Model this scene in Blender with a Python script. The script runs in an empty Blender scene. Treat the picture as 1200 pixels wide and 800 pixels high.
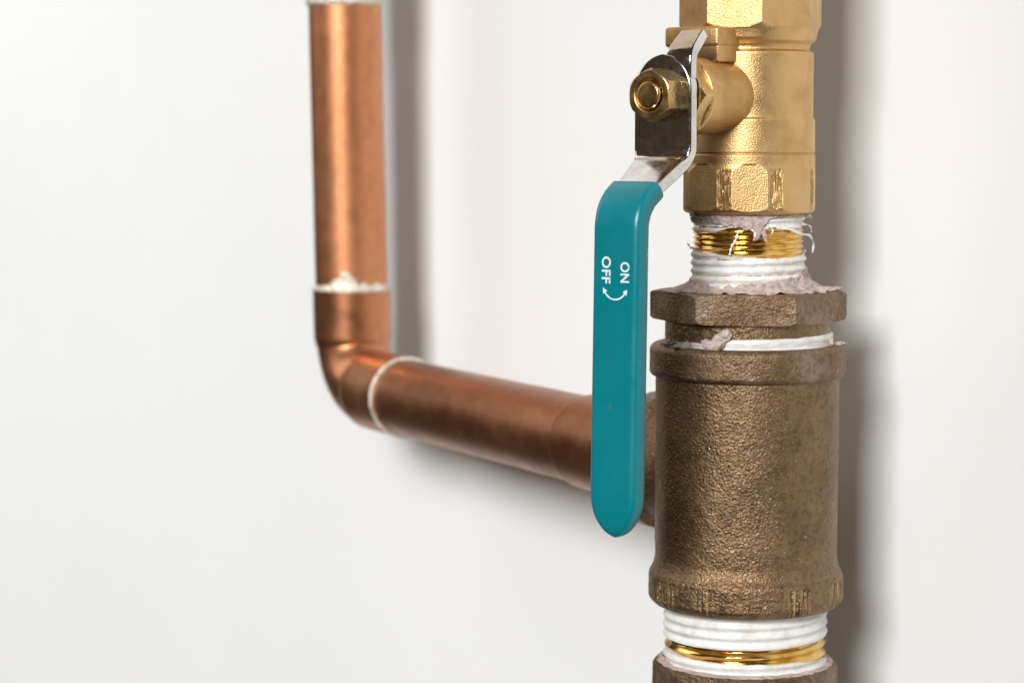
import bpy, math, random
from mathutils import Vector, Matrix, noise
random.seed(4)
R = math.radians
PI = math.pi
MM = 0.001
sc = bpy.context.scene
C = sc.collection

# ------------------------------------------------------------------ camera
F = 2667.0
cam = bpy.data.cameras.new('camera')
cam.sensor_width = 36
cam.lens = F / 1200 * 36
cam.clip_start = 0.01
cam.clip_end = 20
cam.dof.use_dof = True
cam.dof.focus_distance = 0.478
cam.dof.aperture_fstop = 20
camo = bpy.data.objects.new('camera', cam)
C.objects.link(camo)
camo.location = (0, 0, 0)
camo.rotation_euler = (PI / 2 - math.atan(240 / F), 0, 0)
sc.camera = camo

# ------------------------------------------------------------------ world and lamps
w = bpy.data.worlds.new('World')
sc.world = w
w.use_nodes = True
w.node_tree.nodes['Background'].inputs[0].default_value = (1.0, 0.72, 0.48, 1)
w.node_tree.nodes['Background'].inputs[1].default_value = 0.055

AX, AY = 52.1, 501.5            # vertical run of fittings (mm, in front of the camera)

def softbox(name, az, el, dist, sx, sy, power, col=(1, 1, 1), target=(AX, AY, -40)):
    l = bpy.data.lights.new(name, 'AREA')
    l.shape = 'RECTANGLE'; l.size = sx; l.size_y = sy
    l.energy = power; l.color = col
    o = bpy.data.objects.new(name, l); C.objects.link(o)
    a, e = R(az), R(el)
    d = Vector((math.sin(a) * math.cos(e), -math.cos(a) * math.cos(e), math.sin(e)))
    t = Vector(target) * MM
    o.location = t + d * dist
    o.rotation_euler = d.to_track_quat('Z', 'Y').to_euler()
    return o

softbox('key_softbox', -24, 22, 8.0, 2.6, 2.3, 810, (0.99, 1, 0.995))
softbox('side_softbox', -50, 24, 4.0, 1.8, 1.8, 2.5, (1, 0.88, 0.74))
softbox('wall_fill_light', -75, 34, 0.75, 0.7, 0.7, 2.7, (0.98, 1, 1), (-250, 1120, 10))  # added fill light, lifts the far left wall and the pipe shadow there
softbox('ceiling_bounce_light', -136, 55, 1.9, 1.3, 1.3, 3.6, (1, 0.80, 0.60), (AX, AY, 0))  # added area light standing in for ceiling bounce; also warms the wall shadows

sc.render.engine = 'CYCLES'
sc.cycles.caustics_reflective = True
sc.view_settings.view_transform = 'Standard'
sc.view_settings.look = 'None'
sc.view_settings.exposure = 0
sc.view_settings.gamma = 1

# ------------------------------------------------------------------ materials
def mat(name):
    m = bpy.data.materials.new(name); m.use_nodes = True
    nt = m.node_tree
    b = nt.nodes['Principled BSDF']
    return m, nt, b

def N(nt, typ, **kw):
    n = nt.nodes.new(typ)
    for k, v in kw.items():
        setattr(n, k, v)
    return n

def noise_tex(nt, scale, detail=4, rough=0.6, stretch=None, dist=0.0):
    tc = N(nt, 'ShaderNodeTexCoord')
    mp = N(nt, 'ShaderNodeMapping')
    if stretch: mp.inputs['Scale'].default_value = stretch
    nt.links.new(tc.outputs['Object'], mp.inputs[0])
    n = N(nt, 'ShaderNodeTexNoise')
    n.inputs['Scale'].default_value = scale
    n.inputs['Detail'].default_value = detail
    n.inputs['Roughness'].default_value = rough
    n.inputs['Distortion'].default_value = dist
    nt.links.new(mp.outputs[0], n.inputs['Vector'])
    return n.outputs['Fac']

def ramp(nt, src, stops):
    r = N(nt, 'ShaderNodeValToRGB')
    e = r.color_ramp.elements
    while len(e) < len(stops): e.new(0.5)
    for q, (p, c) in zip(e, stops):
        q.position = p
        q.color = (*c, 1) if len(c) == 3 else c
    nt.links.new(src, r.inputs[0])
    return r.outputs[0]

def mixc(nt, fac, a, b, mode='MIX'):
    m = N(nt, 'ShaderNodeMix', data_type='RGBA', blend_type=mode)
    for i, v in ((0, fac), (6, a), (7, b)):
        if hasattr(v, 'links'): nt.links.new(v, m.inputs[i])
        elif i == 0: m.inputs[0].default_value = v
        else: m.inputs[i].default_value = (*v, 1)
    return m.outputs[2]

def g(v): return (v, v, v)

def bumps(nt, b, lst):
    prev = None
    for src, dist, st in lst:
        bm = N(nt, 'ShaderNodeBump')
        bm.inputs['Distance'].default_value = dist
        bm.inputs['Strength'].default_value = st
        nt.links.new(src, bm.inputs['Height'])
        if prev: nt.links.new(prev, bm.inputs['Normal'])
        prev = bm.outputs[0]
    nt.links.new(prev, b.inputs['Normal'])

def attr(nt, name):
    a = N(nt, 'ShaderNodeAttribute'); a.attribute_name = name
    return a.outputs['Fac']

# rough sand-cast bronze
def make_bronze(name, c0, c1, c2, rlo, rhi):
    m, nt, b = mat(name)
    big = noise_tex(nt, 90, 5, .6)
    fine = noise_tex(nt, 900, 6, .65)
    col = ramp(nt, big, [(.32, c0), (.52, c1), (.72, c2)])
    dark = ramp(nt, fine, [(.36, g(.5)), (.54, g(1))])
    col = mixc(nt, .75, col, dark, 'MULTIPLY')
    spk = ramp(nt, noise_tex(nt, 420, 3, .5), [(.69, g(0)), (.74, g(.6))])
    col = mixc(nt, spk, col, (.50, .44, .38))
    sc_ = attr(nt, 'scar')
    col = mixc(nt, sc_, col, (.62, .43, .20))
    nt.links.new(col, b.inputs['Base Color'])
    b.inputs['Metallic'].default_value = .84
    rg = ramp(nt, noise_tex(nt, 500, 4, .6), [(.3, g(rlo)), (.7, g(rhi))])
    nt.links.new(rg, b.inputs['Roughness'])
    bumps(nt, b, [(noise_tex(nt, 1900, 3, .5, dist=.3), .00028, .95), (noise_tex(nt, 4200, 3, .6), .00008, .8)])
    return m
BRONZE = make_bronze('cast_bronze', (.175, .108, .055), (.245, .155, .082), (.30, .193, .105), .30, .48)
BRONZE_DUSTY = make_bronze('dusty_cast_bronze', (.145, .09, .05), (.24, .153, .085), (.33, .26, .20), .40, .58)

# blasted brass of the valve body
m, nt, b = mat('blasted_brass'); BRASS = m
col = ramp(nt, noise_tex(nt, 110, 5, .6), [(.3, (.47, .29, .12)), (.5, (.63, .41, .18)), (.75, (.71, .48, .235))])
st = ramp(nt, noise_tex(nt, 55, 6, .7), [(.58, g(0)), (.70, g(.55))])
col = mixc(nt, st, col, (.52, .42, .34))
col = mixc(nt, attr(nt, 'scar'), col, (.42, .27, .13))
nt.links.new(col, b.inputs['Base Color'])
b.inputs['Metallic'].default_value = 1
nt.links.new(ramp(nt, noise_tex(nt, 300, 5, .6), [(.3, g(.38)), (.7, g(.5))]), b.inputs['Roughness'])
bumps(nt, b, [(noise_tex(nt, 3300, 1, .5), .00009, .8), (noise_tex(nt, 300, 3, .5), .00004, .2)])

# turned brass of nuts
m, nt, b = mat('turned_brass'); BRASS_NUT = m
col = ramp(nt, noise_tex(nt, 160, 5, .65), [(.3, (.36, .22, .09)), (.5, (.60, .40, .17)), (.72, (.72, .50, .24))])
nt.links.new(col, b.inputs['Base Color'])
b.inputs['Metallic'].default_value = 1
nt.links.new(ramp(nt, noise_tex(nt, 260, 5, .6), [(.3, g(.2)), (.7, g(.38))]), b.inputs['Roughness'])
bumps(nt, b, [(noise_tex(nt, 700, 4, .6), .00010, .6)])

# polished brass threads
m, nt, b = mat('bright_brass_thread'); THREAD = m
col = ramp(nt, noise_tex(nt, 200, 4, .6), [(.35, (.62, .37, .09)), (.65, (.85, .58, .20))])
nt.links.new(col, b.inputs['Base Color'])
b.inputs['Metallic'].default_value = 1
b.inputs['Roughness'].default_value = .17
bumps(nt, b, [(noise_tex(nt, 500, 3, .5), .00004, .5)])

# copper
def make_copper(name, cols, tarn, tfac, rlo, rhi, stretch):
    m, nt, b = mat(name)
    col = ramp(nt, noise_tex(nt, 26, 6, .62, stretch, .4), cols)
    t = ramp(nt, noise_tex(nt, 48, 7, .7, None, .8), [(.50, g(0)), (.68, g(tfac))])
    col = mixc(nt, t, col, tarn)
    f = ramp(nt, noise_tex(nt, 300, 6, .7), [(.3, g(.72)), (.6, g(1))])
    col = mixc(nt, .5, col, f, 'MULTIPLY')
    spk = ramp(nt, noise_tex(nt, 260, 2, .5), [(.735, g(0)), (.76, g(.5))])
    col = mixc(nt, spk, col, (.85, .62, .45))
    nt.links.new(col, b.inputs['Base Color'])
    b.inputs['Metallic'].default_value = .97
    b.inputs['Coat Weight'].default_value = .15
    b.inputs['Coat Roughness'].default_value = .3
    nt.links.new(ramp(nt, noise_tex(nt, 120, 6, .65), [(.3, g(rlo)), (.7, g(rhi))]), b.inputs['Roughness'])
    bumps(nt, b, [(noise_tex(nt, 90, 5, .6), .00030, .25), (noise_tex(nt, 1200, 4, .6), .00004, .5)])
    return m
COPPER = make_copper('copper_tube', [(.3, (.53, .215, .095)), (.5, (.63, .27, .125)), (.72, (.69, .33, .17))], (.46, .21, .11), .35, .38, .5, (1.4, 1.4, .35))
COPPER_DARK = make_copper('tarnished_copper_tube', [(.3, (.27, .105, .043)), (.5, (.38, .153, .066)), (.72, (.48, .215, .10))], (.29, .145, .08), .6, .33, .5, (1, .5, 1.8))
COPPER_FIT = make_copper('copper_fitting', [(.3, (.40, .155, .07)), (.5, (.55, .235, .11)), (.72, (.66, .32, .175))], (.36, .18, .10), .6, .3, .45, None)

# vinyl
m, nt, b = mat('teal_vinyl'); VINYL = m
col = ramp(nt, noise_tex(nt, 60, 5, .6), [(.3, (0.0, .162, .192)), (.7, (0.0, .182, .216))])
sp = ramp(nt, noise_tex(nt, 240, 2, .4), [(.77, g(0)), (.80, g(.35))])
col = mixc(nt, sp, col, (.07, .13, .16))
nt.links.new(col, b.inputs['Base Color'])
nt.links.new(ramp(nt, noise_tex(nt, 90, 6, .7), [(.35, g(.24)), (.7, g(.42))]), b.inputs['Roughness'])
b.inputs['Specular IOR Level'].default_value = .45
bumps(nt, b, [(noise_tex(nt, 120, 3, .5), .0003, .2), (noise_tex(nt, 2600, 3, .5), .00002, .5)])

m, nt, b = mat('white_print'); PRINT = m
nt.links.new(ramp(nt, noise_tex(nt, 1500, 4, .7), [(.34, (.25, .42, .45)), (.44, (.70, .76, .76))]), b.inputs['Base Color'])
b.inputs['Roughness'].default_value = .5

# plated steel lever
m, nt, b = mat('plated_steel'); STEEL = m
col = ramp(nt, noise_tex(nt, 140, 6, .7), [(.35, (.58, .55, .53)), (.6, (.76, .74, .72))])
sp = ramp(nt, noise_tex(nt, 700, 3, .6), [(.66, g(0)), (.72, g(.5))])
col = mixc(nt, sp, col, (.30, .24, .21))
nt.links.new(col, b.inputs['Base Color'])
b.inputs['Metallic'].default_value = 1
nt.links.new(ramp(nt, noise_tex(nt, 420, 5, .7), [(.4, g(.07)), (.75, g(.26))]), b.inputs['Roughness'])
bumps(nt, b, [(noise_tex(nt, 260, 4, .6), .00009, .35), (noise_tex(nt, 1700, 3, .6, (1, 1, .12)), .00002, .5)])

# thread tape
m, nt, b = mat('white_thread_tape'); TAPE = m
col = ramp(nt, noise_tex(nt, 260, 5, .7), [(.3, (.60, .565, .53)), (.55, (.76, .75, .73))])
nt.links.new(col, b.inputs['Base Color'])
b.inputs['Roughness'].default_value = .42
b.inputs['Subsurface Weight'].default_value = .15
b.inputs['Subsurface Radius'].default_value = (.0006, .0005, .0004)
bumps(nt, b, [(noise_tex(nt, 900, 5, .65, (1, 1, 3)), .0001, .35)])

# jointing paste
m, nt, b = mat('jointing_paste'); PASTE = m
col = ramp(nt, noise_tex(nt, 350, 6, .7), [(.3, (.24, .175, .155)), (.5, (.47, .365, .335)), (.7, (.60, .50, .47))])
nt.links.new(col, b.inputs['Base Color'])
b.inputs['Roughness'].default_value = .8
bumps(nt, b, [(noise_tex(nt, 900, 5, .55), .0003, .6)])

# solder and flux
m, nt, b = mat('solder_flux'); SOLDER = m
col = ramp(nt, noise_tex(nt, 280, 6, .7), [(.3, (.42, .34, .25)), (.5, (.66, .60, .50)), (.7, (.86, .84, .81))])
nt.links.new(col, b.inputs['Base Color'])
b.inputs['Metallic'].default_value = .35
b.inputs['Roughness'].default_value = .42
bumps(nt, b, [(noise_tex(nt, 700, 5, .7), .0003, .7)])

# painted wall
m, nt, b = mat('white_wall_paint'); WALL = m
col = ramp(nt, noise_tex(nt, 6, 5, .6), [(.3, (.795, .795, .785)), (.7, (.825, .825, .815))])
nt.links.new(col, b.inputs['Base Color'])
b.inputs['Roughness'].default_value = .75
b.inputs['Specular IOR Level'].default_value = .3
bumps(nt, b, [(noise_tex(nt, 260, 4, .6), .0003, .12)])

# ------------------------------------------------------------------ object helpers
def thing(name, label, cat, loc, group=None):
    o = bpy.data.objects.new(name, None); C.objects.link(o)
    o.location = Vector(loc) * MM
    o.empty_display_size = .01
    o['label'] = label; o['category'] = cat
    if group: o['group'] = group
    return o

def origin(o):
    v = Vector((0, 0, 0))
    while o:
        v += o.location; o = o.parent
    return v

def obj(name, geo, material, parent=None, kind=None, label=None, angle=38, attrs=None):
    """geo = (verts in mm, faces); becomes ONE mesh object"""
    vs, fs = geo[0], geo[1]
    off = origin(parent)
    me = bpy.data.meshes.new(name)
    me.from_pydata([Vector(v) * MM - off for v in vs], [], fs)
    me.shade_smooth()
    me.materials.append(material)
    if attrs:
        a = me.attributes.new('scar', 'FLOAT', 'POINT')
        a.data.foreach_set('value', attrs)
    me.update()
    if angle: me.set_sharp_from_angle(angle=R(angle))
    o = bpy.data.objects.new(name, me); C.objects.link(o)
    o.parent = parent
    if kind: o['kind'] = kind
    if label: o['label'] = label
    return o

def join(*geos):
    V, Fc = [], []
    for v, f in geos:
        n = len(V); V += list(v); Fc += [tuple(i + n for i in q) for q in f]
    return V, Fc

def fillet(pts, rads, n=5):
    """pts 2D polyline, rads per point -> polyline with rounded corners"""
    out = [pts[0]]
    for i in range(1, len(pts) - 1):
        p0, p, p1 = (Vector(pts[i - 1]), Vector(pts[i]), Vector(pts[i + 1]))
        r = rads[i] if isinstance(rads, (list, tuple)) else rads
        a, c = (p0 - p), (p1 - p)
        la, lc = a.length, c.length
        if r <= 0 or la < 1e-6 or lc < 1e-6:
            out.append(tuple(p)); continue
        a.normalize(); c.normalize()
        d = min(r, la * .48, lc * .48)
        s, e = p + a * d, p + c * d
        for k in range(n + 1):
            t = k / n
            q = s * (1 - t) ** 2 + p * 2 * t * (1 - t) + e * t * t
            out.append(tuple(q))
    out.append(pts[-1])
    return out

def resample(pts, step):
    out = [pts[0]]
    for a, c in zip(pts, pts[1:]):
        L = math.dist(a, c)
        n = max(1, int(math.ceil(L / step)))
        for k in range(1, n + 1):
            out.append(tuple(a[j] + (c[j] - a[j]) * k / n for j in range(len(a))))
    return out

VERT = (Vector((AX, AY, 0)), Vector((0, 0, 1)), Vector((0, -1, 0)), Vector((1, 0, 0)))  # origin, axis, theta=0 dir, theta=90 dir

def lathe(profile, frame=VERT, nseg=360, rfun=None, dfun=None, scar=None):
    """profile: (r, h). rfun(theta, h, r)->r ; dfun(point)->radial offset; closed around"""
    o, ax, u, v = frame
    V = []; S = []
    cs = [(math.cos(2 * PI * k / nseg), math.sin(2 * PI * k / nseg)) for k in range(nseg)]
    for (r, h) in profile:
        for k in range(nseg):
            th = 2 * PI * k / nseg
            rr = rfun(th, h, r) if rfun else r
            d = u * cs[k][0] + v * cs[k][1]
            p = o + ax * h + d * rr
            if dfun: p = p + d * dfun(p, th, h)
            V.append(p)
            if scar: S.append(scar(th, h))
    Fc = []
    for j in range(len(profile) - 1):
        for k in range(nseg):
            k2 = (k + 1) % nseg
            Fc.append((j * nseg + k, j * nseg + k2, (j + 1) * nseg + k2, (j + 1) * nseg + k))
    if scar: return V, Fc, S
    return V, Fc

def flipped(geo): return (geo[0], [tuple(reversed(f)) for f in geo[1]]) + tuple(geo[2:])

def polyfun(n, apothem, phase, h0=-1e9, h1=1e9):
    st = 2 * PI / n
    def f(th, h, r):
        if h < h0 or h > h1: return r
        a = ((th - phase + st / 2) % st) - st / 2     # phase = centre of a flat
        return min(r, apothem / math.cos(a))
    return f

def fb(p, s, oct=3):
    return noise.fractal(p / s, 0.9, 2.0, oct)

def rough(amp, size):
    def d(p, th, h): return amp * fb(p, size, 3)
    return d

def wrap(a): return (a + PI) % (2 * PI) - PI

# ------------------------------------------------------------------ the wall
wd = Vector((-.466, .885, 0)); wd.normalize()          # along the branch pipe, away from the camera
wn = Vector((.885, .466, 0)); wn.normalize()           # into the wall
BR = Vector((19.185, 564.0, -75.7))                    # a point on the axis of the branch pipe
def ax_pt(t): return BR + wd * (-t)
TEE = ax_pt(70.6); ELB = ax_pt(-145)
A = TEE + wn * 42; B_ = ELB + wn * 31
wdir = (B_ - A); wdir.z = 0; wdir.normalize()
nrm = Vector((wdir.y, -wdir.x, 0))                     # into the wall
if nrm.x < 0: nrm = -nrm
P = lambda s, z, d: A + wdir * s + nrm * d + Vector((0, 0, z))
c8 = [P(s, z, d) for d in (0, 60) for s, z in ((-1500, -1300), (2500, -1300), (2500, 1400), (-1500, 1400))]
obj('wall', (c8, [(0, 1, 2, 3), (7, 6, 5, 4), (0, 4, 5, 1), (1, 5, 6, 2), (2, 6, 7, 3), (3, 7, 4, 0)]), WALL, None, 'structure', angle=30)

# ------------------------------------------------------------------ ball valve
valve = thing('ball_valve', 'golden brass ball valve body at the top with a teal lever hanging down', 'valve', (AX, AY, -17))
pts = [(11, 60), (15.8, 60), (15.8, 24.2), (14.75, 23.1), (14.55, 22.2), (14.3, 20.7), (13.0, 19.7), (12.9, 18.5),
       (13.85, 18.2), (13.85, 4.2), (14.3, 3.6), (14.35, -3.45), (14.15, -3.62), (14.15, -3.78), (14.42, -3.95),
       (14.42, -6.2), (14.9, -7.6), (14.9, -15.6), (13.9, -16.7), (11.2, -16.8), (10.8, -14)]
prof = fillet(pts, [0, .4, .6, .25, .5, .5, .5, .5, .5, .35, .3, .08, .05, .05, .12, .5, .6, .5, .5, .3, 0])
prof = resample(prof, .35)
ftop = polyfun(8, 14.45, R(3 + 22.5), 23.2, 99)
flow = polyfun(8, 14.32, R(-28 + 22.5), -17, -6.0)
MARKS = [(-27, 6.5), (17, 6.5), (60, 3.5)]
def scar_w(th, h):
    if not (-16.2 < h < -6.8): return 0
    a = math.degrees(wrap(th)); s = 0
    for c, wd_ in MARKS:
        e = c + 1.2 * noise.noise(Vector((h * .5, c, 0)))
        q = 1 - abs(a - e) / wd_
        if q > 0: s = max(s, min(1, q * 3) * min(1, (h + 16.2) / .8) * min(1, (-6.8 - h) / .8))
    return s
def vr(th, h, r):
    r = flow(th, h, ftop(th, h, r))
    s = scar_w(th, h)
    if s > 0:
        a = math.degrees(wrap(th))
        r -= s * (.30 + .42 * noise.noise(Vector((a * .75, h * .13, 3))) + .18 * noise.noise(Vector((a * 2.2, h * .4, 8))))
    return r
def vscar(th, h):
    s = scar_w(th, h)
    if s <= 0: return 0
    a = math.degrees(wrap(th))
    return max(0, min(1, s * (.5 + 1.3 * noise.noise(Vector((a * 1.1, h * .2, 13))))))
gv = lathe(prof, VERT, 720, vr, rough(.005, 1.2), vscar)
obj('body', gv[:2], BRASS, valve, attrs=gv[2], angle=40)

AL = R(38)
SD = Vector((-math.sin(AL), -math.cos(AL), 0))          # stem direction, out of the body
EW = Vector((math.cos(AL), -math.sin(AL), 0))
ZS = 8.5
STEM = (Vector((AX, AY, ZS)), SD, Vector((0, 0, 1)), -EW)
def sl(o, w_, z): return Vector((AX, AY, 0)) + SD * o + EW * w_ + Vector((0, 0, z))

obj('stem_boss', flipped(lathe(resample(fillet([(8.1, 8), (8.1, 14), (8.2, 26.2), (7.9, 27), (4, 27)], [0, .5, .3, .3, 0]), .5), STEM, 200, None, rough(.03, .9))), BRASS, valve)

def rbox(o0, o1, w0, w1, z0, z1, r=.6, n=4):
    """rounded block in stem coordinates"""
    cx = ((o0 + o1) / 2, (w0 + w1) / 2, (z0 + z1) / 2)
    h = (abs(o1 - o0) / 2, abs(w1 - w0) / 2, abs(z1 - z0) / 2)
    V, Fc = [], []
    m_ = 8
    for axis in range(3):
        for sg in (-1, 1):
            base = len(V)
            a, b2 = (axis + 1) % 3, (axis + 2) % 3
            for i in range(m_ + 1):
                for j in range(m_ + 1):
                    p = [0, 0, 0]; p[axis] = sg * h[axis]
                    def gs(t, hh):
                        q = [-1, -1 + .33 * r / hh, -1 + .66 * r / hh, -1 + r / hh, 0, 1 - r / hh, 1 - .66 * r / hh, 1 - .33 * r / hh, 1]
                        return q[t] * hh
                    p[a] = gs(i, h[a]); p[b2] = gs(j, h[b2])
                    inner = [max(-h[k] + r, min(h[k] - r, p[k])) for k in range(3)]
                    d = Vector([p[k] - inner[k] for k in range(3)])
                    if d.length > 1e-9: d = d.normalized() * r
                    q = [cx[k] + inner[k] + d[k] for k in range(3)]
                    V.append(sl(*q))
            for i in range(m_):
                for j in range(m_):
                    q = (base + i * (m_ + 1) + j, base + (i + 1) * (m_ + 1) + j, base + (i + 1) * (m_ + 1) + j + 1, base + i * (m_ + 1) + j + 1)
                    Fc.append(q if sg > 0 else tuple(reversed(q)))
    return V, Fc
obj('stop_lug', join(rbox(6, 20.4, -8.9, 4.9, 18.9, 23.2, .8), rbox(6, 19.9, -1.5, 4.7, 15.6, 22.9, .6)), BRASS, valve)

gn = polyfun(6, 7.3, R(0))
obj('gland_nut', flipped(lathe(resample([(4, 26.6), (7.6, 26.6), (8.3, 27.3), (8.3, 30.2), (7.5, 30.9), (4, 30.9)], .5), STEM, 360, gn)), BRASS_NUT, valve, angle=30)
obj('stem', flipped(lathe(resample(fillet([(2.85, 26), (2.85, 39.0), (2.55, 39.4), (0.02, 39.45)], [0, .2, .2, 0]), .4), STEM, 96,
    lambda th, h, r: (r + .12 * math.cos(2 * PI * (h / .8 + th / (2 * PI))) if h < 39 else r))), BRASS_NUT, valve)
hn = polyfun(6, 4.82, R(30))
obj('handle_nut', flipped(lathe(resample(fillet([(3.0, 34.02), (5.3, 34.02), (5.55, 34.3), (5.55, 38.25), (5.0, 38.95), (3.55, 39.0), (3.05, 38.4)], [0, .1, .3, .3, .3, .2, 0]), .25), STEM, 360, hn, rough(.03, .8))), BRASS_NUT, valve, angle=28)

# lever: sweep of a rounded rectangle along a path in the stem/vertical plane
def rrect(hw, ht, r, n=5):
    out = []
    for cx_, cy_, a0 in ((hw - r, ht - r, 0), (-hw + r, ht - r, 90), (-hw + r, -ht + r, 180), (hw - r, -ht + r, 270)):
        for k in range(n + 1):
            a = R(a0 + 90 * k / n)
            out.append((cx_ + r * math.cos(a), cy_ + r * math.sin(a)))
    return out
def sweep(st, r, n=5):
    """st: list of (o, z, wl, wr, T)"""
    V, Fc = [], []
    M = 4 * (n + 1)
    for i, (o_, z_, wl, wr, T) in enumerate(st):
        a = st[max(0, i - 1)]; c = st[min(len(st) - 1, i + 1)]
        t = Vector((c[0] - a[0], c[1] - a[1])).normalized()
        nn = Vector((-t.y, t.x))                          # normal in (o,z): for t = down gives +o
        if nn.x < 0: nn = -nn
        hw, ht = (wr - wl) / 2, T / 2
        rr = min(r, hw * .95, ht * .95)
        for x, y in rrect(hw, ht, rr, n):
            V.append(sl(o_ + nn.x * y, (wl + wr) / 2 + x, z_ + nn.y * y))
    L = len(st)
    for i in range(L - 1):
        for k in range(M):
            k2 = (k + 1) % M
            Fc.append((i * M + k, i * M + k2, (i + 1) * M + k2, (i + 1) * M + k))
    Fc.append(tuple(range(M - 1, -1, -1)))
    Fc.append(tuple((L - 1) * M + k for k in range(M)))
    return V, Fc
def stations(path, rads, n, step, wfun):
    pp = resample(fillet(path, rads, n), step)
    return [(o_, z_, *wfun(o_, z_)) for o_, z_ in pp]

PO = 32.7
B2O, B2Z = 47.9, -14.4
ENDO, ENDZ = 49.3, -81.6
def steel_w(o_, z_):
    if z_ > 9.6:
        q = max(0, 1 - ((z_ - 9.6) / 7.35) ** 2)
        hw = 7.25 * math.sqrt(q); return (-hw, hw, 2.6)
    if z_ > -3: return (-7.25, 7.25, 2.6)
    k = min(1, (-3 - z_) / 8)
    return (-7.25 + 1.9 * k, 7.25 - 1.9 * k, 2.6 - .1 * k)
path = [(PO, 16.92), (PO, -4.8), (B2O, B2Z), (ENDO, -70)]
plate = sweep(stations(path, [0, 2.6, 4.6, 0], 10, .4, steel_w), .75)
tongue = sweep(stations([(PO - .02, 12), (PO - .02, 16.8), (PO - 4.5, 20.9), (PO - 4.7, 21.1)], [0, 1.8, 0, 0], 6, .3,
                        lambda o_, z_: (.1 + .16 * max(0, z_ - 16), 7.1 - .05 * max(0, z_ - 16), 2.5)), .7)
lever = obj('lever', join(plate, tongue), STEEL, valve, angle=50, label='plated steel lever plate bent outwards below the nut')

def sleeve_w(o_, z_):
    hw = 5.75
    T = 4.5
    k = min(1, max(0, (-9 - z_) / 8)); hw = 6.3 - .3 * k
    if z_ < -72.6:
        q = min(1, (-72.6 - z_) / 9.4)
        hw *= max(.004, (1 - q ** 2.1)) ** .54
        T = 4.5 * max(.1, (1 - q ** 4)) ** .5
    return (-hw - .3, hw - .3, T)
full = stations([(PO, 10), (PO, -4.8), (B2O, B2Z), (ENDO, -82.0)], [0, 2.6, 4.6, 0], 14, .35, sleeve_w)
# cut where the dipped sleeve starts
i0 = next(i for i, s in enumerate(full) if s[1] < -10.9)
slv = full[i0:]
s0 = slv[0]
lip = [(s0[0] - .0, s0[1] + .001, s0[2] + .55, s0[3] - .55, 3.2)]
sleeve = obj('vinyl_sleeve', sweep(lip + slv, 1.75, 7), VINYL, lever, angle=50, label='teal vinyl dip on the lever with white print')

# print on the sleeve
def front(z_): 
    return B2O + (ENDO - B2O) * (z_ - B2Z) / (ENDZ - B2Z) + 2.25 + .03
def text_geo(s, h_mm, length, w0, z0):
    cu = bpy.data.curves.new('t', 'FONT'); cu.body = s; cu.size = 1; cu.offset = .022; cu.resolution_u = 6
    cu.space_character = 1.05
    to = bpy.data.objects.new('t', cu); C.objects.link(to)
    dg = bpy.context.evaluated_depsgraph_get()
    me = to.evaluated_get(dg).to_mesh()
    vs = [v.co.copy() for v in me.vertices]; fs = [tuple(p.vertices) for p in me.polygons]
    to.evaluated_get(dg).to_mesh_clear()
    bpy.data.objects.remove(to); bpy.data.curves.remove(cu)
    x0 = min(v.x for v in vs); x1 = max(v.x for v in vs); y0 = min(v.y for v in vs); y1 = max(v.y for v in vs)
    out = []
    for v in vs:
        z_ = z0 - (v.x - x0) / (x1 - x0) * length
        w_ = w0 + ((v.y - y0) / (y1 - y0) - .5) * h_mm
        out.append(sl(front(z_), w_, z_))
    return out, fs
obj('lettering', text_geo('OFF', 2.25, 5.5, -2.35, -24.3), PRINT, sleeve, angle=None)
obj('lettering', text_geo('ON', 2.25, 4.2, 2.3, -25.3), PRINT, sleeve, angle=None)
def arrow():
    V, Fc = [], []
    cw, cz, ra = -.05, -30.1, 2.9
    a0, a1 = R(212), R(325)
    n = 28
    for k in range(n + 1):
        a = a0 + (a1 - a0) * k / n
        for rr in (ra - .17, ra + .17):
            z_ = cz + rr * math.sin(a); V.append(sl(front(z_), cw + rr * 1.0 * math.cos(a), z_))
    for k in range(n): Fc.append((2 * k, 2 * k + 2, 2 * k + 3, 2 * k + 1))
    for a, s in ((a0, -1), (a1, 1)):
        c = Vector((cw + ra * math.cos(a), cz + ra * math.sin(a)))
        t = Vector((-math.sin(a), math.cos(a))) * s
        if s < 0: t = Vector((math.sin(a), -math.cos(a)))
        nn = Vector((-t.y, t.x)); b0 = len(V)
        for q in (c + t * 1.15, c + nn * .62, c - nn * .62):
            V.append(sl(front(q.y) + .004, q.x, q.y))
        Fc.append((b0, b0 + 1, b0 + 2))
    return V, Fc
obj('arrow_mark', arrow(), PRINT, sleeve, angle=None)

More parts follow.
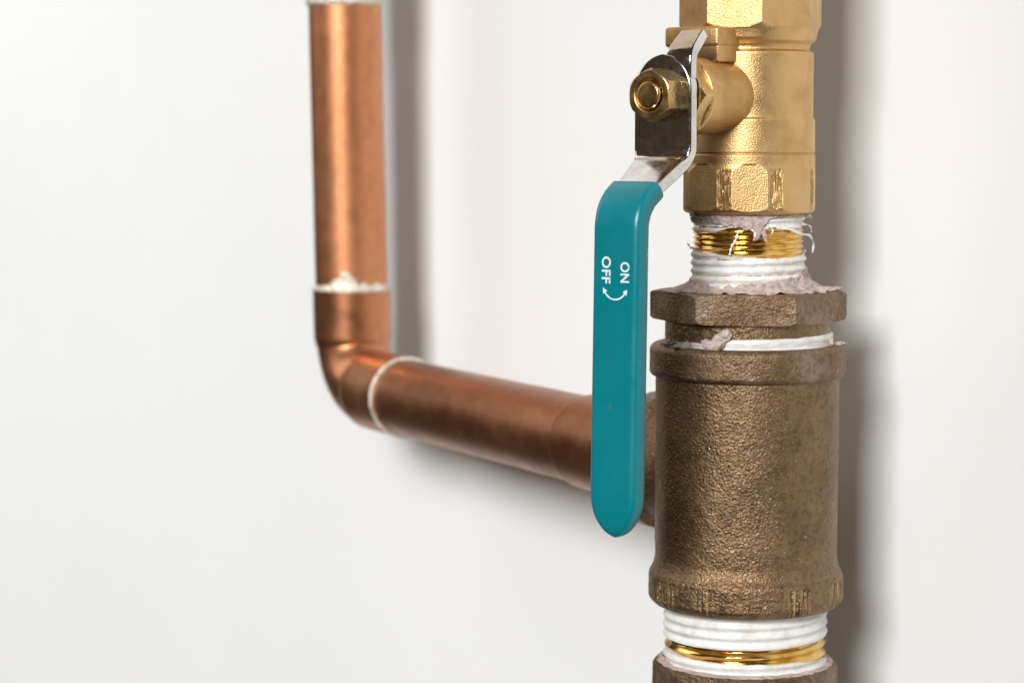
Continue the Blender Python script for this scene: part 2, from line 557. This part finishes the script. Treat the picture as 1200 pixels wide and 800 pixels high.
# ------------------------------------------------------------------ threaded nipples
def thread_r(r0, A_, pitch):
    def f(th, h, r):
        x = (h / pitch - th / (2 * PI)) % 1
        return r0 + A_ * (abs(2 * x - 1) * 2 - 1)
    return f
def band(r0, A_, pitch, zlo, zhi, thick=.16, nv=46, wr=.08, seed=0, th0=0, th1=2 * PI, nseg=520):
    """a wrap of tape lying over the thread; zlo/zhi are functions of theta"""
    tr = thread_r(r0, A_, pitch)
    V, Fc = [], []
    closed = (th1 - th0) > 6.28
    for j in range(nv + 1):
        for k in range(nseg):
            th = th0 + (th1 - th0) * k / (nseg if closed else nseg - 1)
            lo, hi = zlo(th), zhi(th)
            z = lo + (hi - lo) * j / nv
            s = .25
            rr = (tr(th, z - s, 0) + tr(th, z + s, 0) + tr(th, z, 0)) / 3
            rr = r0 + (rr - r0) * .75 + thick
            rr += wr * noise.noise(Vector((math.cos(th) * 7 + seed, math.sin(th) * 7, z * 1.6))) + wr * .6 * noise.noise(Vector((math.cos(th) * 22 + seed, math.sin(th) * 22, z * 2.2)))
            if j in (0, nv): rr -= thick + A_ * 1.4
            V.append(Vector((AX + rr * math.sin(th), AY - rr * math.cos(th), z)))
    for j in range(nv):
        for k in range(nseg if closed else nseg - 1):
            k2 = (k + 1) % nseg
            Fc.append((j * nseg + k, j * nseg + k2, (j + 1) * nseg + k2, (j + 1) * nseg + k))
    return V, Fc
def ns(th, f, s): return noise.noise(Vector((math.cos(th) * f, math.sin(th) * f, s)))
def lerp_keys(keys):
    """keys: (degrees, value) over -180..180, periodic linear"""
    ks = sorted(keys)
    ks = [(ks[-1][0] - 360, ks[-1][1])] + ks + [(ks[0][0] + 360, ks[0][1])]
    def f(th):
        a = math.degrees(wrap(th))
        for (a0, v0), (a1, v1) in zip(ks, ks[1:]):
            if a0 <= a <= a1:
                t = (a - a0) / max(1e-6, a1 - a0); t = t * t * (3 - 2 * t)
                return v0 + (v1 - v0) * t
        return ks[0][1]
    return f

def patch(rf, zf, nu, nv, th0, th1):
    """free surface round the axis: rf(th, v), zf(th, v)"""
    V, Fc = [], []
    for j in range(nv + 1):
        v = j / nv
        for k in range(nu + 1):
            th = th0 + (th1 - th0) * k / nu
            r_ = rf(th, v)
            V.append(Vector((AX + r_ * math.sin(th), AY - r_ * math.cos(th), zf(th, v))))
    for j in range(nv):
        for k in range(nu):
            a = j * (nu + 1) + k
            Fc.append((a, a + 1, a + nu + 2, a + nu + 1))
    return V, Fc
def clump(c, rx, ry, rz, amp=.35, size=.8, n=40, rot=0):
    """lumpy crumb; axes: x along tangent (right), y towards camera, z up"""
    V, Fc = [], []
    m_ = n // 2
    cr, sr = math.cos(rot), math.sin(rot)
    for j in range(m_ + 1):
        ph = PI * j / m_
        for k in range(n):
            th = 2 * PI * k / n
            d = Vector((math.sin(ph) * math.cos(th), math.sin(ph) * math.sin(th), math.cos(ph)))
            p = Vector((d.x * rx, d.y * ry, d.z * rz))
            p = Vector((p.x * cr - p.z * sr, p.y, p.x * sr + p.z * cr))
            q = Vector(c) + p
            f = 1 + amp * fb(q, size, 4)
            V.append(Vector(c) + p * f)
    for j in range(m_):
        for k in range(n):
            k2 = (k + 1) % n
            Fc.append((j * n + k, (j + 1) * n + k, (j + 1) * n + k2, j * n + k2))
    return V, Fc
def tube(pts, rads, n=10):
    V, Fc = [], []
    for i, p in enumerate(pts):
        a = Vector(pts[max(0, i - 1)]); c = Vector(pts[min(len(pts) - 1, i + 1)])
        t = (c - a).normalized()
        u = t.cross(Vector((0.1, -1, 0.2))).normalized(); v = t.cross(u)
        r_ = rads[i]
        for k in range(n):
            th = 2 * PI * k / n
            V.append(Vector(p) + u * (r_ * math.cos(th)) + v * (r_ * .45 * math.sin(th)))
    for i in range(len(pts) - 1):
        for k in range(n):
            k2 = (k + 1) % n
            Fc.append((i * n + k, i * n + k2, (i + 1) * n + k2, (i + 1) * n + k))
    Fc.append(tuple(range(n - 1, -1, -1))); Fc.append(tuple((len(pts) - 1) * n + k for k in range(n)))
    return V, Fc
def pt(th_deg, r_, z): 
    a = R(th_deg); return Vector((AX + r_ * math.sin(a), AY - r_ * math.cos(a), z))

R1, A1, P1 = 12.05, .45, 1.81
nip = thing('threaded_nipple', 'small brass threaded nipple with torn tape and pinkish paste above the hex bushing', 'pipe fitting', (AX, AY, -34), 'threaded brass nipples')
prof = [(R1, -14 - i * .15) for i in range(int(21 / .15))]
obj('thread', flipped(lathe([(R1, -14 - i * .09) for i in range(233)], VERT, 300, thread_r(R1, .24, 1.15))), THREAD, nip, angle=60)
top_lo = lerp_keys([(-90, -20.6), (-50, -20.9), (-20, -19.6), (0, -20.3), (30, -19.4), (50, -20.2), (70, -19.2), (95, -18.8), (150, -20)])
obj('thread_tape', band(R1, A1, P1, lambda t: top_lo(t) + .25 * ns(t, 5, 1) + .12 * ns(t, 22, 1), lambda t: -16.2, seed=1, nv=34), TAPE, nip, label='white tape wound under the valve')
low_hi = lerp_keys([(-90, -24.2), (-60, -25.0), (-20, -25.6), (20, -26.1), (60, -25.8), (90, -24.6), (150, -25)])
obj('thread_tape', band(R1 + .15, A1 * 1.1, P1, lambda t: -33.6, lambda t: low_hi(t) + .2 * ns(t, 5, 4) + .1 * ns(t, 25, 4), thick=.25, seed=5, wr=.14, nv=60), TAPE, nip, label='white tape wound above the bushing')
# paste pushed out at both ends
def pr(th, v):
    base = 12.4 + 4.6 * v ** 2.6
    return base + .55 * fb(pt(math.degrees(th), base, -30 - v * 4), 1.3, 4) + .25
fall = lerp_keys([(-100, -31.2), (-60, -31.5), (-30, -32.3), (-5, -31.6), (20, -30.8), (45, -30.0), (75, -28.6), (95, -28.6), (150, -31)])
reach = lerp_keys([(-100, 1.0), (-50, .75), (-10, .62), (20, .8), (60, 1.05), (90, 1.1), (150, .6)])
def prr(th, v):
    base = 12.5 + 4.6 * reach(th) * v ** 2.4
    q = pt(math.degrees(th), base, -30 - v * 4)
    return base + .55 * fb(q, 1.9, 4) + .2 - (1.2 if v > .97 else 0) - (.6 if v < .03 else 0)
obj('jointing_paste', join(patch(prr, lambda th, v: fall(th) + .7 * ns(th, 8, 3) + (-33.75 - fall(th)) * v ** .9 + .12 * noise.noise(Vector((th * 30, v * 9, 0))), 420, 40, -PI, PI),
    clump(pt(62, 17.2, -33.3), 1.5, 1.2, .75, .5, .9), clump(pt(78, 17.6, -33.3), 1.3, 1.1, .6, .5, .8), clump(pt(45, 16.6, -33.4), 2, 1.2, .6, .5, .9),
    clump(pt(-58, 16.2, -33.4), 2.2, 1.3, .6, .5, .9), clump(pt(5, 16.4, -33.5), 2.6, 1.0, .5, .5, .9), clump(pt(90, 19.4, -33.4), 1.1, 1, .45, .5, .7)),
    PASTE, nip, kind='stuff', angle=None, label='pinkish paste squeezed out above the bushing')
dl = lerp_keys([(-100, -17.4), (-70, -17.6), (-45, -18.8), (-25, -19.3), (-10, -19.9), (0, -20.2), (8, -19.2), (16, -17.6), (40, -17.0), (90, -17.0), (150, -17)])
def dr(th, v):
    q = pt(math.degrees(th), 12.8, -17 - v * 3)
    return 12.72 + .4 * fb(q, 1.1, 4) + .1 - (.9 if v > .96 else 0)
obj('jointing_paste', join(patch(dr, lambda th, v: -16.4 + (dl(th) + .5 * ns(th, 9, 7) + 16.4) * v, 380, 26, -PI, PI),
    clump(pt(3, 13.1, -20.2), .75, .5, 1.9, .5, .8, rot=-.25), clump(pt(9, 13.1, -21.0), .55, .45, 1.6, .45, .7, rot=.35), clump(pt(-8, 13.0, -19.2), 1.2, .5, .9, .5, .8),
    clump(pt(-66, 12.8, -17.7), 1.5, .8, 1.1, .5, .8)),
    PASTE, nip, kind='stuff', angle=None, label='pinkish paste dripping from under the valve')
def curve3(ctrl, n=26):
    out = []
    for i in range(n + 1):
        t = i / n * (len(ctrl) - 1); k = min(len(ctrl) - 2, int(t)); u = t - k
        p0 = ctrl[max(0, k - 1)]; p1 = ctrl[k]; p2 = ctrl[k + 1]; p3 = ctrl[min(len(ctrl) - 1, k + 2)]
        out.append(tuple(.5 * ((2 * p1[j]) + (-p0[j] + p2[j]) * u + (2 * p0[j] - 5 * p1[j] + 4 * p2[j] - p3[j]) * u * u + (-p0[j] + 3 * p1[j] - 3 * p2[j] + p3[j]) * u ** 3) for j in range(3)))
    return out
c1 = curve3([pt(-16, 12.7, -20.3), pt(-18, 12.9, -22.0), pt(-22, 13.0, -23.6), pt(-24, 12.9, -25.4)])
obj('tape_strand', tube(c1, [.22 + .1 * math.sin(i * 1.3) for i in range(len(c1))]), TAPE, nip, angle=None)
c2 = curve3([pt(22, 12.8, -19.4), pt(36, 13.2, -19.9), pt(52, 13.5, -21.0), pt(68, 13.9, -21.6), pt(80, 14.2, -23.4), pt(82, 14.0, -25.6)])
obj('tape_strand', tube(c2, [.42 + .12 * math.sin(i * .9) - .01 * i for i in range(len(c2))]), TAPE, nip, angle=None)

for ctrl, w0 in (([pt(78, 12.7, -17.6), pt(84, 13.2, -17.2), pt(88, 13.9, -17.9)], .3), ([pt(60, 12.6, -19.0), pt(74, 13.0, -19.2), pt(86, 13.6, -19.9), pt(88, 13.8, -20.9)], .26),
                 ([pt(-4, 12.9, -19.6), pt(0, 13.5, -20.8), pt(-1, 13.3, -22.2)], .3), ([pt(12, 12.9, -18.9), pt(17, 13.2, -19.9), pt(16, 13.2, -20.9)], .24),
                 ([pt(-86, 12.7, -24.6), pt(-90, 13.1, -23.9), pt(-92, 13.4, -23.4)], .24)):
    cc = curve3(ctrl, 16)
    obj('tape_strand', tube(cc, [w0 * (.7 + .4 * math.sin(q * .8)) for q in range(len(cc))]), TAPE, nip, angle=None)

# ------------------------------------------------------------------ hex bushing
bush = thing('hex_bushing', 'cast bronze hexagonal reducing bushing screwed into the top of the tee', 'pipe fitting', (AX, AY, -46))
hexf = polyfun(6, 18.75, R(23 - 30), -40.4, -33.0)
def hexr(th, h, r): return hexf(th, h, r)
prof = resample(fillet([(11.5, -33.75), (19.6, -33.75), (21.6, -34.1), (21.6, -39.6), (21.0, -40.1), (18.4, -40.2)], [0, .5, .6, .6, .4, 0]), .3)
gh = lathe(prof, VERT, 600, hexr, lambda p, th, h: .05 * fb(p, .8, 3))
obj('hex_head', flipped(gh), BRONZE_DUSTY, bush, angle=60)
prof = resample([(18.6, -39.7), (18.2, -40.4), (18.2, -46)], .3)
obj('neck', flipped(lathe(prof, VERT, 420, None, rough(.12, 1.1))), BRONZE, bush, angle=60)
nt_hi = lerp_keys([(-95, -44.6), (-35, -44.2), (-20, -43.2), (20, -43.0), (50, -42.8), (80, -42.6), (120, -43)])
obj('thread_tape', band(18.35, .18, 2.2, lambda t: -46.2, lambda t: nt_hi(t) + .12 * ns(t, 9, 9), thick=.32, seed=11, nv=24, wr=.07), TAPE, bush)
obj('jointing_paste', join(
    clump(pt(-24, 19.3, -43.6), 1.5, .9, 2.5, .4, 1.0, rot=-.75), clump(pt(-30, 19.2, -44.6), 2.1, .9, 1.2, .5, 1.0, rot=-.3), clump(pt(-20, 19.1, -42.2), 1.2, .8, 1.1, .5, .9),
    clump(pt(-50, 19.2, -45.0), 2.8, 1.2, .8, .5, 1.0), clump(pt(-64, 18.9, -44.9), 2.2, 1.4, .7, .5, 1.0), clump(pt(-78, 18.9, -44.9), 1.5, 1.5, .6, .5, .9),
    clump(pt(74, 19.8, -45.2), 1.3, .9, .45, .6, .7), clump(pt(66, 19.0, -44.6), .7, .6, 1.0, .5, .7), clump(pt(82, 20.6, -45.3), 1.0, .8, .35, .6, .7)),
    PASTE, bush, kind='stuff', angle=None)

# ------------------------------------------------------------------ bronze tee
tee = thing('pipe_tee', 'large rough cast bronze tee on the vertical run, branch pointing left', 'pipe fitting', (AX, AY, -104))
prof = resample(fillet([(20.2, -50), (20.2, -93.0), (20.6, -94.8), (21.3, -96)], [0, 0, 2, 0]), .3)
obj('body', flipped(lathe(prof, VERT, 480, None, lambda p, th, h: .055 * fb(p, .65, 3) + .10 * fb(p + Vector((9, 9, 9)), 6, 2))), BRONZE, tee, angle=60)
prof = resample(fillet([(18.3, -45.4), (20.6, -45.35), (21.55, -46.4), (21.6, -51.8), (21.0, -52.5), (19.8, -52.6)], [0, .5, .5, .6, .3, 0]), .28)
obj('upper_rim', flipped(lathe(prof, VERT, 480, None, rough(.06, .9))), BRONZE_DUSTY, tee, angle=60)
prof = resample(fillet([(20.3, -93.6), (20.7, -95.2), (21.55, -96.6), (21.6, -102.0), (20.3, -103.4), (17.6, -103.5)], [0, .6, .7, .5, .4, 0]), .25)
def rim_s(th, h):
    if not (-103 < h < -96.9): return 0
    a = math.degrees(wrap(th))
    m0 = max(0, 1 - abs(a + 60) / 16) + max(0, 1 - abs(a - 27) / 12) + max(0, 1 - abs(a - 62) / 14) + .45 * max(0, 1 - abs(a + 28) / 8)
    q = noise.noise(Vector((a * .62, h * .10, 2))) + .5 * noise.noise(Vector((a * 1.7, h * .12, 6)))
    return min(1, m0 * 1.5) * q * min(1, (h + 103) / .6) * min(1, (-96.9 - h) / .5)
obj_g = lathe(prof, VERT, 900, lambda th, h, r: r - .95 * max(0, rim_s(th, h)) , rough(.09, 1.0), lambda th, h: max(0, min(1, 1.8 * (-rim_s(th, h)) if rim_s(th, h) < 0 else 0)))
obj('lower_rim', flipped(obj_g)[:2], BRONZE, tee, attrs=obj_g[2], angle=60, label='lower rim scarred by a pipe wrench')
# branch socket
def along(t0): return (ax_pt(t0), wd, Vector((0, 0, 1)), wd.cross(Vector((0, 0, 1))))
BRF = along(70.6)      # heights measured from the tee axis outwards (away from the camera)
prof = resample(fillet([(14.4, 8), (14.4, 27.5), (15.2, 28.6), (16.2, 29.4), (16.2, 36.5), (15.4, 37.3), (11.6, 37.3)], [0, .5, .5, .5, .6, .5, 0]), .4)
obj('branch_socket', lathe(prof, BRF, 320, None, rough(.1, 1.1)), BRONZE, tee, angle=60)

# ------------------------------------------------------------------ lower nipple and union
R2, A2, P2 = 17.6, .5, 2.2
nip2 = thing('threaded_nipple', 'wide brass threaded nipple wrapped in white tape below the tee', 'pipe fitting', (AX, AY, -118), 'threaded brass nipples')
prof = [(R2, -101 - i * .16) for i in range(int(24 / .16))]
obj('thread', flipped(lathe(prof, VERT, 360, thread_r(R2, A2, P2))), THREAD, nip2, angle=60)
u_lo = lerp_keys([(-95, -110.6), (-60, -110.9), (0, -110.7), (50, -110.4), (95, -110.1), (150, -110.5)])
l_hi = lerp_keys([(-95, -113.6), (-60, -113.7), (-20, -113.6), (30, -113.7), (60, -114.4), (90, -115.6), (150, -114)])
obj('thread_tape', band(R2 + .15, A2 * .9, P2, lambda t: u_lo(t) + .10 * ns(t, 7, 21), lambda t: -103.0, thick=.28, seed=21, nv=60, wr=.06), TAPE, nip2, label='white tape wound above the bare thread')
obj('thread_tape', band(R2 + .15, A2 * .9, P2, lambda t: -121.5, lambda t: l_hi(t) + .10 * ns(t, 7, 25), thick=.28, seed=25, nv=60, wr=.06), TAPE, nip2, label='white tape wound below the bare thread')
un = thing('union_nut', 'bronze hexagonal fitting at the bottom edge below the taped nipple', 'pipe fitting', (AX, AY, -140))
uf = polyfun(8, 18.9, R(-30), -125, -116)
prof = resample(fillet([(17.9, -117.6), (18.6, -116.4), (19.6, -116.4), (20.6, -117.4), (20.6, -150), (10, -150)], [0, .3, .4, .6, .3, 0]), .35)
obj('body', flipped(lathe(prof, VERT, 480, polyfun(8, 19.4, R(-30)), rough(.09, 1.1))), BRONZE_DUSTY, un, angle=60)
obj('jointing_paste', patch(lambda th, v: 18.0 + 1.6 * v + .4 * fb(pt(math.degrees(th), 18, v), 1.2, 4), lambda th, v: -116.0 + .35 * ns(th, 5, 2) * (1 - v) - .45 * v, 420, 8, -PI, PI), PASTE, un, kind='stuff', angle=None)

# ------------------------------------------------------------------ copper run
tiltx = -1.5 / 86
VAX = Vector((-tiltx * -1, 0, 1)); VAX = Vector((tiltx, 0, 1)).normalized()
VF = (ELB, VAX, Vector((0, -1, 0)), Vector((1, 0, 0)))
wob = lambda p, th, h: .05 * fb(p, 9, 2)
vp = thing('copper_pipe', 'bright vertical copper pipe on the left running up out of the picture', 'pipe', ELB + Vector((0, 0, 30)), 'copper pipes')
obj('tube', flipped(lathe(resample([(11, 12), (11, 200)], 2), VF, 128, None, wob)), COPPER, vp)
def ring(frame, h, r_in, wid, hgt, amp, seed, extra=None, n=300):
    prof = [(r_in - .4, h - wid), (r_in + hgt * .6, h - wid * .8), (r_in + hgt, h - wid * .2), (r_in + hgt, h + wid * .3), (r_in + hgt * .5, h + wid * .8), (r_in - .4, h + wid * 1.0)]
    prof = resample(fillet(prof, .3, 3), .2)
    def d(p, th, hh): return amp * fb(p + Vector((seed, 0, 0)), 1.3, 4)
    o_, ax_, u_, v_ = frame
    V, Fc = lathe(prof, frame, n, None, d)
    out = []
    for i, p in enumerate(V):
        th = 2 * PI * (i % n) / n
        j = i // n
        rel = (prof[j][1] - h) / wid
        dz = amp * 1.3 * noise.noise(Vector((math.cos(th) * 4 + seed, math.sin(th) * 4, 0)))
        if extra and rel > 0: dz += extra(math.degrees(wrap(th))) * rel
        out.append(p + ax_ * dz)
    return out, Fc
elb = thing('copper_elbow', 'copper elbow turning the left vertical pipe into the sloping one', 'pipe fitting', ELB, None)
# bend
V, Fc = [], []
rb = 16
npt = 22
for i in range(-6, npt + 7):
    if i < 0:
        c = ELB + VAX * (rb + 2.2 * (-i) / 6 * 1.0); t = -VAX
    elif i > npt:
        c = ELB - wd * 0 + (-wd) * (rb + 2.2 * (i - npt) / 6); t = -wd
    else:
        a = (PI / 2) * i / npt
        c = ELB + VAX * (rb * (1 - math.sin(a))) + (-wd) * (rb * (1 - math.cos(a))); t = (-VAX * math.cos(a) - wd * math.sin(a)).normalized()
    s_ = wd.cross(Vector((0, 0, 1))).normalized(); n_ = t.cross(s_).normalized()
    for k in range(96):
        th = 2 * PI * k / 96
        r_ = 11.05
        V.append(c + s_ * (r_ * math.cos(th)) + n_ * (r_ * math.sin(th)))
for i in range(len(V) // 96 - 1):
    for k in range(96):
        k2 = (k + 1) % 96
        Fc.append((i * 96 + k, i * 96 + k2, (i + 1) * 96 + k2, (i + 1) * 96 + k))
obj('bend', (V, Fc), COPPER_FIT, elb, angle=60)
HF = (ELB, -wd, Vector((0, 0, 1)), (-wd).cross(Vector((0, 0, 1))))
sock = lambda a, b_: resample(fillet([(10.9, a - 1.6), (11.3, a - .6), (11.8, a + 1.4), (11.85, b_ - .2), (11.7, b_), (10.8, b_)], [0, .5, .6, .1, .1, 0]), 1.0)
obj('socket', flipped(lathe(sock(13.0, 29.5), VF, 160, None, wob)), COPPER_FIT, elb, angle=60)
obj('socket', flipped(lathe(sock(15.5, 37.6), HF, 160, None, wob)), COPPER_FIT, elb, angle=60)
blob = lerp_keys([(-180, 0), (-40, .2), (-22, 1.2), (-8, 4.0), (6, 3.6), (16, 1.0), (30, .3), (60, .6)])
smear_top = lerp_keys([(-180, 30.6), (-60, 30.8), (-34, 31.3), (-24, 33.0), (-16, 33.6), (-10, 35.4), (2, 35.2), (8, 33.2), (16, 31.8), (26, 32.0), (34, 31.1), (50, 31.9), (62, 31.0), (75, 31.7)])
def smear(n=420, m_=26):
    V, Fc = [], []
    for jj in range(m_ + 1):
        v = jj / m_
        for k in range(n):
            th = 2 * PI * k / n
            top = smear_top(th) + .45 * noise.noise(Vector((math.cos(th) * 9, math.sin(th) * 9, 5)))
            lo = 29.2
            h = lo + (top - lo) * v
            d_ = Vector((math.sin(th), -math.cos(th), 0))
            q = ELB + VAX * h + d_ * 11
            thick = .62 * math.exp(-((h - 30.1) / .7) ** 2) + .16
            thick *= (.8 + .5 * fb(q, 1.6, 4))
            thick *= min(1, (1 - v) * 6) ** .6
            V.append(ELB + VAX * h + d_ * (11.02 + (.75 if h < 29.9 else 0) * min(1, (29.9 - h) / .3 if h < 29.9 else 0) + thick - (.25 if jj == m_ else 0)))
    for jj in range(m_):
        for k in range(n):
            k2 = (k + 1) % n
            Fc.append((jj * n + k, jj * n + k2, (jj + 1) * n + k2, (jj + 1) * n + k))
    return V, Fc
obj('solder_joint', smear(), SOLDER, elb, angle=None, label='pale solder line with a flat white smear above it, on the vertical pipe')
obj('solder_joint', ring(HF, 37.7, 11.45, .55, .5, .16, 8), SOLDER, elb, label='thin pale solder ring on the sloping pipe')
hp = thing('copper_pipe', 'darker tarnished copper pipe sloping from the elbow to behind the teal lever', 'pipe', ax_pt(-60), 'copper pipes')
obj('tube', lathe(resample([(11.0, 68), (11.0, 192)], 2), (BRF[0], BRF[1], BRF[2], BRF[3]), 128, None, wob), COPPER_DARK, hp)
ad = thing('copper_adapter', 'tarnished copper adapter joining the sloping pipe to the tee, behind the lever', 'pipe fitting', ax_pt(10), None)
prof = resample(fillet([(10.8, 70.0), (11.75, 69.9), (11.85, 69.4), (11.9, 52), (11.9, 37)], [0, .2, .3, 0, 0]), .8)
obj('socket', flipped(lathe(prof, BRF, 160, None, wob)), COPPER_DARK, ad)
prof = resample(fillet([(11.6, 45.4), (13.2, 45.2), (13.6, 44.6), (13.6, 43), (12.6, 42), (12.4, 36)], [0, .4, .4, .4, .4, 0]), .4)
obj('hex_collar', flipped(lathe(prof, BRF, 240, polyfun(8, 12.9, 0), rough(.08, 1.2))), BRONZE, ad)
obj('solder_joint', ring((BRF[0], -BRF[1], BRF[2], -BRF[3]), -70.0, 10.95, .4, .25, .08, 15), COPPER_FIT, ad)
# coupling above the picture's top edge, with its solder
cp = thing('copper_coupling', 'copper coupling just showing above the solder at the top of the left vertical pipe', 'pipe fitting', ELB + VAX * 118, None)
obj('sleeve', flipped(lathe(resample([(10.9, 117.2), (11.8, 117.3), (11.9, 118), (11.9, 170), (10.9, 170.3)], 1.0), VF, 160, None, wob)), COPPER_FIT, cp)
blob2 = lerp_keys([(-180, -.5), (-30, .3), (0, -.2), (30, 0), (70, .3)])
obj('solder_joint', ring(VF, 116.2, 11.1, 1.6, .6, .3, 23, blob2), SOLDER, cp)
